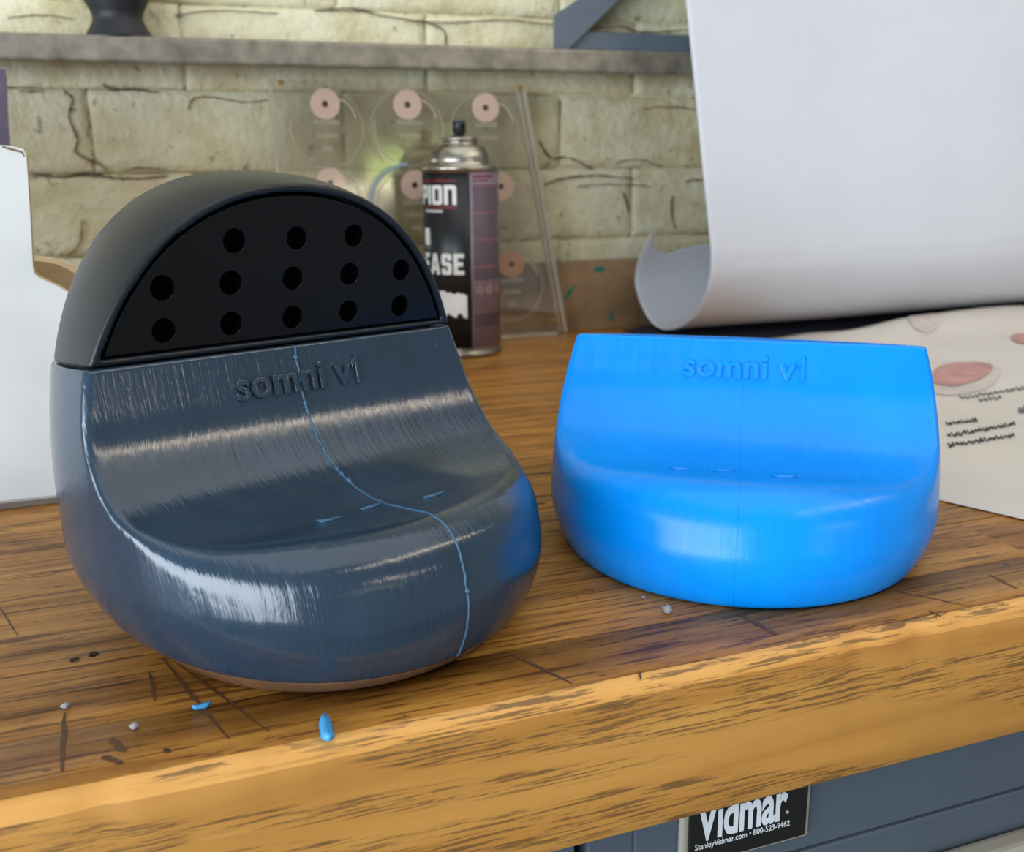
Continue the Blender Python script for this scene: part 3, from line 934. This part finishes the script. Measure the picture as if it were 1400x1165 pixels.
# ------------------------------------------------------------------ white boards on the left
WY = 0.5270
wb = thing('plywood_cutout', (-0.2, WY + 0.005, 0.0), 'white laminated plywood cut-out with a tall stepped edge, standing left of the speaker', 'plywood board')
g_ = lambda a, b: gy(a, b, WY)
out = [(-0.36, 0.0), (-0.030, 0.0), (-0.026, 0.030), (-0.022, 0.060), (-0.020, 0.085), g_(132, 424), g_(112, 411), g_(80, 392), g_(52, 379), g_(47, 374), g_(45, 366), g_(41, 290), g_(36, 212), g_(32, 204), g_(12, 199), (-0.10, g_(0, 196)[1] + 0.002), (-0.36, g_(0, 190)[1])]
part('white_face', *prism(out, WY, WY + 0.0008), M['whiteboard'], wb)
part('plywood_core', *prism(out, WY + 0.0009, WY + 0.0085), M['ply'], wb)
part('bottom_trim', *box(-0.36, -0.030, WY - 0.0020, WY - 0.0002, 0.0, 0.0042, 0.0006, 1), M['alu'], wb)
part('dirt_mark', *prism([g_(3, 199.5), g_(14, 202), g_(31, 207), g_(34, 214), g_(32.5, 214), g_(30, 209.5), g_(13, 205), g_(3, 202)], WY, WY - 0.0002), M['dirt'], wb)
W2 = 0.5580
wb2 = thing('plywood_former', (-0.2, W2 + 0.014, 0.0), 'curved pale plywood former standing just behind the white cut-out', 'plywood board')
g_ = lambda a, b: gy(a, b, W2 + 0.03)
out2 = [(-0.36, 0.0), (-0.060, 0.0), (-0.044, 0.03), (-0.022, 0.070), (-0.0150, 0.090), g_(132, 386), g_(112, 370), g_(98, 361), g_(83, 354.5), g_(64, 351), g_(44, 349), (-0.10, g_(20, 347)[1]), (-0.36, g_(0, 345)[1])]
part('former_face', *prism(out2, W2, W2 + 0.026), M['ply'], wb2)
part('former_back', *prism(out2, W2 + 0.0262, W2 + 0.030), M['whiteboard'], wb2)
PYc = 0.74
g_ = lambda a, b: gy(a, b, PYc)
pc = thing('card_panel', (-0.25, PYc + 0.005, 0.0), 'dark purple card panel standing at the far left by the wall', 'panel')
pout = [(-0.36, 0.0), (g_(14, 500)[0], 0.0), g_(12, 195), g_(8, 103), g_(6, 95), (-0.36, g_(0, 92)[1] + 0.003)]
part('panel_face', *prism(pout, PYc, PYc + 0.004), M['purple'], pc)
part('panel_edge', *prism([(x - 0.0006 if x > -0.3 else x, z - 0.0006 if z > 0.01 else z) for x, z in pout], PYc + 0.0042, PYc + 0.008), M['gap'], pc)

# ------------------------------------------------------------------ spray can
cx, cy = 0.26364, 0.84699
fdir = Vector((-cx, -cy)).normalized(); rdir = Vector((-fdir.y, fdir.x))
if rdir.dot(Vector((RIGHT.x, RIGHT.y))) < 0: rdir = -rdir
R0 = 0.0325
def can_pt(th, z, r):
    d = fdir * math.cos(th) + rdir * math.sin(th)
    return (cx + d.x * r, cy + d.y * r, z)
def patch(t0, t1, z0, z1, r, th=0.00012, n=None):
    n = n or max(2, int(abs(t1 - t0) / 0.08) + 1)
    V = []; Fc = []
    for i in range(n + 1):
        t = t0 + (t1 - t0) * i / n
        V += [can_pt(t, z0, r), can_pt(t, z1, r), can_pt(t, z1, r + th), can_pt(t, z0, r + th)]
    for i in range(n):
        a = 4 * i; b = a + 4
        for k in range(4): Fc.append((a + k, b + k, b + (k + 1) % 4, a + (k + 1) % 4))
    Fc.append((0, 1, 2, 3)); e = 4 * n
    Fc.append((e + 3, e + 2, e + 1, e))
    return V, Fc
zz_ = lambda py: gy(632, py, cy - 0.031)[1]      # height on the front of the can
ZR = zz_(230)                                     # top rim
can = thing('spray_can', (cx, cy, 0), 'aerosol can with black and mauve label and bare metal dome', 'spray can')
part('can_body', *lathe([(0.0300, 0.0015), (0.0322, 0.0), (0.0337, 0.0012), (0.0337, 0.0042), (0.0325, 0.0055), (R0, 0.006), (R0, ZR - 0.003), (0.0335, ZR - 0.002), (0.0340, ZR), (0.0335, ZR + 0.0015), (0.0320, ZR + 0.002)], 64, (cx, cy, 0)), M['tin'], can, True)
D0 = ZR + 0.001
part('dome', *lathe([(0.0315, D0), (0.0285, D0 + .0008), (0.0262, D0 + .0018), (0.0262, D0 + .0050), (0.0255, D0 + .0095), (0.0235, D0 + .0135), (0.0205, D0 + .0165), (0.0165, D0 + .0182), (0.0150, D0 + .0190), (0.0152, D0 + .0208), (0.0164, D0 + .0222), (0.0160, D0 + .0236), (0.0145, D0 + .0242), (0.0115, D0 + .0230), (0.0090, D0 + .0246), (0.0040, D0 + .0270)], 64, (cx, cy, 0)), M['tin'], can, True)
nz = part('nozzle', *lathe([(0.0030, D0 + .0255), (0.0040, D0 + .0272), (0.0056, D0 + .0282), (0.0056, D0 + .0368), (0.0050, D0 + .0378)], 24, (cx, cy, 0)), M['nozzle'], can, True)
part('nozzle_orifice', *patch(0.35, 0.75, D0 + .0320, D0 + .0345, 0.0057), M['void'], nz)
lab = part('black_label', *patch(-2.55, 0.222, 0.0085, ZR - 0.0035, R0 + 0.0001, n=40), M['can_black'], can, True)
lab2 = part('mauve_panel', *patch(0.226, 3.60, 0.0085, ZR - 0.0035, R0 + 0.0001, n=46), M['can_purple'], can, True)
RL = R0 + 0.00026
def can_text(s, th_right, z0, z1, w, mat, off=0.0, name='lettering', spacing=1.0):
    V, Fc = block_text(s, 0.10)
    V = fit_text(V, w, z1 - z0)
    V, Fc = slice_x(V, Fc, 0.0015)
    W = [can_pt(th_right - (w - x) / R0, z0 + yy, RL + (0.00012 if zz > 0 else 0)) for x, yy, zz in V]
    part(name, W, Fc, mat, lab)
can_text('PIOn', -0.115, zz_(280), zz_(253), 0.0400, M['can_white'], 0.012, spacing=1.0)
can_text('EASE', 0.045, zz_(376), zz_(347), 0.0430, M['can_white'], 0.006, spacing=1.0)
part('red_rule', *patch(-1.15, -0.095, zz_(248), zz_(246.5), RL), M['can_red'], lab)
part('red_rule', *patch(-1.15, -0.085, zz_(285), zz_(283), RL), M['can_red'], lab)
part('white_rule', *patch(-1.15, -0.50, zz_(290), zz_(287.5), RL), M['can_white'], lab)
part('white_initial', *patch(-1.25, -0.98, zz_(336), zz_(313), RL), M['can_white'], lab)
V = []
for a, b in ((-0.62, zz_(247)), (-0.36, zz_(236)), (-0.43, zz_(240.5)), (-0.56, zz_(247))):
    V.append(can_pt(a, b, RL)); V.append(can_pt(a, b, RL + 0.0001))
part('red_peak', V, [(0, 2, 4, 6), (7, 5, 3, 1)], M['can_red'], lab)
# torn white swatch
n = 26; V = []; Fc = []
for i in range(n + 1):
    t = -0.75 + (0.10 + 0.75) * i / n
    jz = 0.0012 * random.uniform(-1, 1)
    V += [can_pt(t, zz_(432) + jz + 0.0015 * math.sin(i * 0.7), RL), can_pt(t, zz_(398) - 0.003 * i / n + 0.0012 * random.uniform(-1, 1), RL)]
for i in range(n): Fc.append((2 * i, 2 * i + 2, 2 * i + 3, 2 * i + 1))
part('white_swatch', V, Fc, M['can_white'], lab)
# fine print on the mauve panel
part('red_heading', *patch(0.30, 0.95, zz_(243), zz_(240), RL), M['can_redtext'], lab2)
part('red_heading', *patch(0.30, 0.80, zz_(248), zz_(246), RL), M['can_redtext'], lab2)
z = zz_(255)
for i in range(32):
    zz = z - i * 0.0025
    if zz < zz_(385): break
    part('print_line', *patch(0.29 + random.uniform(0, .02), 1.45 - random.uniform(0, .25), zz, zz + 0.0012, RL), M['can_text'] if i % 9 else M['can_redtext'], lab2)
for i in range(4):
    zz = zz_(434) - i * 0.0028
    part('print_line', *patch(0.30, 1.35 - random.uniform(0, .3), zz, zz + 0.0011, RL), M['can_text'], lab2)
def ring_on_can(t, z, r, w, mat, n=18, squash=1.0):
    V = []; Fc = []
    for i in range(n):
        a = 2 * math.pi * i / n
        for q in (r, r - w): V.append(can_pt(t + q * math.cos(a) / R0, z + q * math.sin(a) * squash, RL))
    for i in range(n):
        j = (i + 1) % n
        Fc.append((2 * i, 2 * j, 2 * j + 1, 2 * i + 1))
    part('hazard_icon', V, Fc, mat, lab2)
ring_on_can(0.46, zz_(398), 0.0034, 0.0008, M['can_pink'], 4)
ring_on_can(0.76, zz_(398), 0.0032, 0.0009, M['can_pink'])
ring_on_can(1.12, zz_(396), 0.0018, 0.0007, M['can_pink']); ring_on_can(1.12, zz_(401), 0.0018, 0.0007, M['can_pink'])

# ------------------------------------------------------------------ clear display case with wire discs
CYB = 0.9000
case = thing('display_case', (0.24, CYB + 0.004, 0.0), 'clear acrylic display case holding rows of wire discs against the wall', 'display case')
def lean_y(z, front): return CYB + 0.008 * z / 0.237 - front
def case_pt(x, z, front): return (x, lean_y(z, front), z)
c_tl, c_tr = gy(366, 108, CYB), gy(722, 117, CYB)
c_br = gz(774, 456); c_bl = c_tl[0] + 0.003
outl = [(c_bl, 0.0003), (c_br[0], 0.0003), c_tr, c_tl]
def sheet(front, th, o=outl):
    V = [case_pt(x, z, front) for x, z in o] + [case_pt(x, z, front - th) for x, z in o]
    n = len(o)
    return V, [list(range(n)), list(range(2 * n - 1, n - 1, -1))] + [(i, i + n, (i + 1) % n + n, (i + 1) % n) for i in range(n)]
part('front_sheet', *sheet(0.0070, 0.0014), M['clear'], case)
part('back_sheet', *sheet(-0.0010, 0.0014), M['clear'], case)
def bar(p, q, w, f0, f1):
    (xa, za), (xb, zb) = p, q
    d = Vector((xb - xa, zb - za)).normalized(); nn = Vector((-d.y, d.x)) * w / 2
    return sheet(f0, f0 - f1, [(xa - nn.x, za - nn.y), (xb - nn.x, zb - nn.y), (xb + nn.x, zb + nn.y), (xa + nn.x, za + nn.y)])
zt_ = c_tr[1] - 0.002
for (dx_, w_) in ((0.0035, 0.0030), (0.0090, 0.0014)):
    part('edge_strip', *bar((c_br[0] - dx_, 0.003), (c_tr[0] - dx_, zt_), w_, 0.0054, -0.0008), M['clear_edge'], case)
part('edge_strip', *bar((c_bl + 0.0025, 0.003), (c_tl[0] + 0.0025, zt_), 0.0030, 0.0054, -0.0008), M['clear_edge'], case)
part('edge_strip', *bar((c_bl + 0.006, 0.0020), (c_br[0] - 0.012, 0.0020), 0.0030, 0.0054, -0.0008), M['clear_edge'], case)
for px, py in ((384, 113), (711, 120), (754, 438)):
    x, z = gy(px, py, CYB)
    V, Fc = lathe([(0.0022, 0), (0.0022, 0.0008), (0.0012, 0.0016)], 12)
    part('brass_pin', np.c_[x + V[:, 0], lean_y(z, 0.0072) - V[:, 2], z + V[:, 1]], Fc, M['brass'], case)
spots = [(445, 142, 'top row of the case, leftmost', 'felt'), (558, 143, 'top row of the case, middle', 'felt'), (665, 147, 'top row of the case, rightmost', 'felt'),
         (452, 250, 'second row of the case, behind the speaker cap', 'felt'), (567, 253, 'second row of the case, left of the can', 'felt'), (685, 255, 'second row of the case, right of the can', 'felt'),
         (698, 361, 'bottom right of the case, beside the can', 'felt2')]
for i, (px, py, where, felt) in enumerate(spots):
    x, z = gy(px, py, CYB)
    zc = z - 0.0205; xc = x - 0.001
    t = thing('wire_disc', (xc, lean_y(zc, 0.004), zc - 0.034), ('tan' if felt == 'felt2' else 'pink') + ' washer on a clear wire disc, ' + where, 'wire disc', 0, 'wire discs in the display case')
    def disc(r0, r1, y0, y1, ox, oz, n=36):
        V = []; Fc = []
        for k in range(n):
            a = 2 * math.pi * k / n
            for r, f in ((r0, y0), (r1, y0), (r1, y1), (r0, y1)):
                zz = oz + r * math.sin(a); V.append(case_pt(ox + r * math.cos(a), zz, f))
        for k in range(n):
            j = (k + 1) % n
            for q in range(4): Fc.append((4 * k + q, 4 * j + q, 4 * j + (q + 1) % 4, 4 * k + (q + 1) % 4))
        return V, Fc
    part('clear_disc', *disc(0.0, 0.0335, 0.0036, 0.0030, xc, zc), M['clear2'], t)
    part('rim', *disc(0.0322, 0.0338, 0.0044, 0.0024, xc, zc), M['clear_rim'], t)
    w = part('washer', *disc(0.0028, 0.0128, 0.0052, 0.0040, x, z), M[felt], t)
    part('hub', *disc(0.0, 0.0028, 0.0050, 0.0041, x, z), M['hub'], w)
    pts = [case_pt(x + 0.011 + 0.016 * math.sin(f * 1.25), z + 0.004 - 0.020 * (1 - math.cos(f * 1.35)), 0.0048) for f in np.linspace(0.0, 1.0, 10)]
    part('wire_end', *tube(pts, 0.0008, 6), M['thread'], t)
    pts = [case_pt(xc + 0.0300 * math.cos(a), zc + 0.0300 * math.sin(a), 0.0048) for a in np.linspace(2.9, 4.3, 14)]
    part('wire_loop', *tube(pts, 0.0007, 6), M['thread'], t)
    if i == 4:
        pts = [case_pt(xc - 0.006 + 0.034 * math.cos(a), zc + 0.004 + 0.034 * math.sin(a), 0.0050) for a in np.linspace(1.55, 3.6, 18)]
        part('blue_wire_coil', *tube(pts, 0.0021, 8), M['bluewire'], t)
    for k, (dz, ww) in enumerate(((-0.017, 0.021), (-0.028, 0.018), (-0.0395, 0.008))):
        r = random.Random(i * 9 + k)
        xx = x - ww / 2; 
        while xx < x + ww / 2:
            lw_ = r.uniform(0.0012, 0.0026); hh = r.uniform(0.0028, 0.0045)
            V = [case_pt(xx, z + dz, 0.0049), case_pt(xx + lw_, z + dz, 0.0049), case_pt(xx + lw_, z + dz + hh, 0.0049), case_pt(xx, z + dz + hh, 0.0049)]
            part('print_mark', V, [(0, 1, 2, 3)], M['frost'] if i % 2 == 0 or k < 2 else M['frost_dark'], t)
            xx += lw_ + 0.0008

# ------------------------------------------------------------------ hanging paper with a curl at the foot
cs = [(0.880, 0.520), (0.842, 0.400), (0.8155, 0.2975), (0.7955, 0.224), (0.776, 0.151), (0.761, 0.0965), (0.7585, 0.080), (0.760, 0.0645), (0.770, 0.045), (0.788, 0.0265), (0.814, 0.0135), (0.842, 0.0085), (0.864, 0.0120), (0.880, 0.0210), (0.893, 0.0335), (0.9005, 0.0475), (0.8985, 0.061), (0.891, 0.074), (0.880, 0.087), (0.869, 0.0985)]
sec = spline(cs, 5)
nS = len(sec)
XS = np.concatenate([np.linspace(0.460, 0.50, 9), np.linspace(0.52, 1.15, 22)])
V = []; Fc = []
for i, x in enumerate(XS):
    e = x - 0.46
    for k, (yy, zz) in enumerate(sec):
        yo = -0.05 * e + 0.004 * math.sin(e * 11 + k * 0.05) * min(1, e * 8)
        zo = 0.012 * e * (1 if zz < 0.12 else 0)
        tear = 0.0
        # torn end of the curl: the last rows stop at an uneven height
        f = max(0.0, (k - (nS - 17)) / 16.0)
        if f > 0:
            prof_t = np.interp(e, [0, 0.006, 0.012, 0.018, 0.026, 0.05, 0.12, 0.3, 0.7], [1.0, 0.80, 0.42, 0.55, 0.36, 0.55, 0.62, 0.5, 0.6])
            f2 = f * prof_t * 16.0 + (nS - 17)
            k0 = int(min(f2, nS - 2)); q = f2 - k0
            yy, zz = sec[k0] * (1 - q) + sec[k0 + 1] * q
        V.append((x, yy + yo, zz + zo))
for i in range(len(XS) - 1):
    for k in range(nS - 1): Fc.append((i * nS + k, (i + 1) * nS + k, (i + 1) * nS + k + 1, i * nS + k + 1))
V = np.array(V)
ps = solo('paper_sheet', V, Fc, M['paper'], 'large white paper sheet hanging from above and curling under at its foot', 'paper', smooth=True)
md = ps.modifiers.new('thickness', 'SOLIDIFY'); md.thickness = 0.0003; md.offset = 0

# ------------------------------------------------------------------ thin dark navy layer, added to darken the strip under the paper
M['navy'] = simple('navy_underlay', (30, 32, 52), 0.85, var=0.25, vscale=60)
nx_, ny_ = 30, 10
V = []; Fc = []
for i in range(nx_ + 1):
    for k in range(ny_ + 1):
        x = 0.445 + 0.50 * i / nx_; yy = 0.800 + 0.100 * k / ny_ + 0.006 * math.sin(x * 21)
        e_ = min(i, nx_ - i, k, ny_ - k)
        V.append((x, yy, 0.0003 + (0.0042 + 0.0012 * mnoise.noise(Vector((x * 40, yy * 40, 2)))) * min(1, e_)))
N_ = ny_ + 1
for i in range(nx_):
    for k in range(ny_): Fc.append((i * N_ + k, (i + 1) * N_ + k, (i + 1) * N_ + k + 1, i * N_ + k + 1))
solo('underlay', V, Fc, M['navy'], 'thin dark navy layer lying under the hanging paper curl', 'underlay', smooth=True)

# ------------------------------------------------------------------ printed sheet on the bench, right
A = [(0.5400, 0.7812), (0.3300, 0.3950), (0.3562, 0.3635), (0.3714, 0.3294), (0.4100, 0.3000), (0.98, 0.52), (0.98, 0.78), (0.8854, 0.800)]
def sheet_z(x, yy):
    f = min(1.0, max(0.0, (yy - 0.46) / 0.2))
    b = 0.004 + 0.010 * f * max(0, mnoise.noise(Vector((x * 7, yy * 9, 1.7)))) + 0.0025 * mnoise.noise(Vector((x * 16, yy * 16, 4)))
    ridge = 0.013 * math.exp(-((yy - 0.75 - 0.1 * (x - 0.66)) / 0.03) ** 2) * min(1, max(0, (x - 0.55) * 9))
    fl = 0.0016 * min(1.0, max(0.0, (yy - 0.40) / 0.05))
    return 0.0006 + max(0, b - 0.003) * min(1, max(0, (yy - 0.36) / 0.1)) + ridge + fl
bm = bmesh.new()
vs = [bm.verts.new((x, yy, 0)) for x, yy in A]
bm.faces.new(vs)
bmesh.ops.triangulate(bm, faces=bm.faces[:])
for _ in range(5): bmesh.ops.subdivide_edges(bm, edges=bm.edges[:], cuts=1, use_grid_fill=True)
for v in bm.verts: v.co.z = sheet_z(v.co.x, v.co.y)
SV, SF = bm_out(bm)
sroot = thing('printed_sheet', (0.62, 0.52, 0.0006), 'crumpled off-white printed sheet with pink blots lying on the bench at right', 'paper')
sh = part('sheet', SV, SF, M['sheet'], sroot, True)
md = sh.modifiers.new('thickness', 'SOLIDIFY'); md.thickness = 0.0003; md.offset = 1
def sheet_patch(name, outline_px, mat, lift=0.0008, n=3):
    bm = bmesh.new()
    pts = [gz(px, py, 0.004) for px, py in outline_px]
    f = bm.faces.new([bm.verts.new((a, b, 0)) for a, b in pts])
    bmesh.ops.triangulate(bm, faces=[f])
    for _ in range(2): bmesh.ops.subdivide_edges(bm, edges=bm.edges[:], cuts=1, use_grid_fill=True)
    for v in bm.verts: v.co.z = sheet_z(v.co.x, v.co.y) + lift
    part(name, *bm_out(bm), mat, sroot, True)
def ell(cx_, cy_, rx, ry, tilt=0, n=22, jit=0.06):
    r = random.Random(int(cx_))
    return [(cx_ + (rx * math.cos(a) * math.cos(tilt) - ry * math.sin(a) * math.sin(tilt)) * (1 + r.uniform(-jit, jit)), cy_ + (rx * math.cos(a) * math.sin(tilt) + ry * math.sin(a) * math.cos(tilt)) * (1 + r.uniform(-jit, jit))) for a in np.linspace(0, 2 * math.pi, n, endpoint=False)]
sheet_patch('pale_blot', ell(1310, 520, 56, 20, -0.12), M['palepink'])
sheet_patch('pink_blot', ell(1314, 512, 42, 14, -0.12), M['pink'], 0.0013)
sheet_patch('pink_blot', ell(1402, 464, 20, 7, 0.05), M['pink'], 0.0013)
sheet_patch('pale_blot', ell(1262, 455, 22, 8, 0.0), M['palepink'], 0.0011)
def scribble(x0, y0, x1, y1, h, mat, n, seed):
    r = random.Random(seed)
    pts = []
    for i in range(n):
        f = i / (n - 1)
        px = x0 + (x1 - x0) * f + r.uniform(-1.5, 1.5); py = y0 + (y1 - y0) * f + (h if i % 2 else -h) * r.uniform(0.3, 1.0)
        a, b = gz(px, py, 0.003)
        pts.append((a, b, sheet_z(a, b) + 0.0011))
    part('print_line', *tube(pts, 0.0005, 5), mat, sroot)
scribble(1312, 547, 1400, 532, 3, M['greyink'], 26, 1); scribble(1338, 551, 1368, 545, 3, M['greyink'], 10, 2)
scribble(1294, 582, 1336, 575, 3, M['ink'], 18, 3); scribble(1296, 598, 1388, 580, 3.4, M['ink'], 36, 4); scribble(1296, 610, 1388, 595, 3, M['ink'], 34, 5)
scribble(1392, 566, 1402, 562, 5, M['greyink'], 6, 6)

# ------------------------------------------------------------------ shavings and crumbs
def flake(name, px, py, L, W, H, ang, mat, label, cat, seed=0, curl=0.0):
    x, yy = gz(px, py)
    n = 9; V = []; Fc = []
    r = random.Random(seed)
    for i in range(n):
        f = i / (n - 1) * 2 - 1
        w = W * math.sqrt(max(0.04, 1 - f ** 4)) * r.uniform(0.9, 1.08)
        z = 0.0004 + curl * f * f
        for s, hh in ((-1, 0), (-0.6, 1), (0.6, 1), (1, 0)):
            lx = f * L; ly = s * w
            V.append((x + lx * math.cos(ang) - ly * math.sin(ang), yy + lx * math.sin(ang) + ly * math.cos(ang), z + hh * H))
    for i in range(n - 1):
        for k in range(4):
            l = (k + 1) % 4
            Fc.append((4 * i + k, 4 * i + 4 + k, 4 * i + 4 + l, 4 * i + l))
    Fc.append((0, 1, 2, 3)); Fc.append((4 * n - 1, 4 * n - 2, 4 * n - 3, 4 * n - 4))
    solo(name, V, Fc, mat, label, cat, smooth=True)
flake('plastic_shaving', 447, 1001, 0.0066, 0.0021, 0.0018, 1.50, M['chip'], 'larger light blue plastic shaving near the front edge of the bench', 'shaving', 1, 0.0006)
flake('plastic_shaving', 276, 969, 0.0027, 0.0011, 0.0011, 0.20, M['chip'], 'tiny light blue plastic shaving left of the larger one', 'shaving', 2, 0.0004)
def crumb(px, py, r, label, seed):
    x, yy = gz(px, py)
    bm = bmesh.new(); bmesh.ops.create_icosphere(bm, subdivisions=2, radius=r)
    for v in bm.verts:
        v.co *= 1 + 0.55 * mnoise.noise(v.co * (1.6 / r) + Vector((seed, 0, 0)))
        v.co.z *= 0.7
    V, Fc = bm_out(bm)
    V = V + np.array([x, yy, -V[:, 2].min() + 0.0002])
    solo('crumb', V, Fc, M['crumb'], label, 'crumb', smooth=True)
crumb(912, 838, 0.0020, 'small grey crumb lying in front of the blue shell', 3)
crumb(880, 819, 0.0007, 'tiny pale crumb behind the grey crumb in front of the blue shell', 5)
crumb(184, 998, 0.0013, 'small grey crumb on the bench left of the blue shavings', 8)
crumb(90, 968, 0.0013, 'small grey crumb at the far left of the bench', 11)
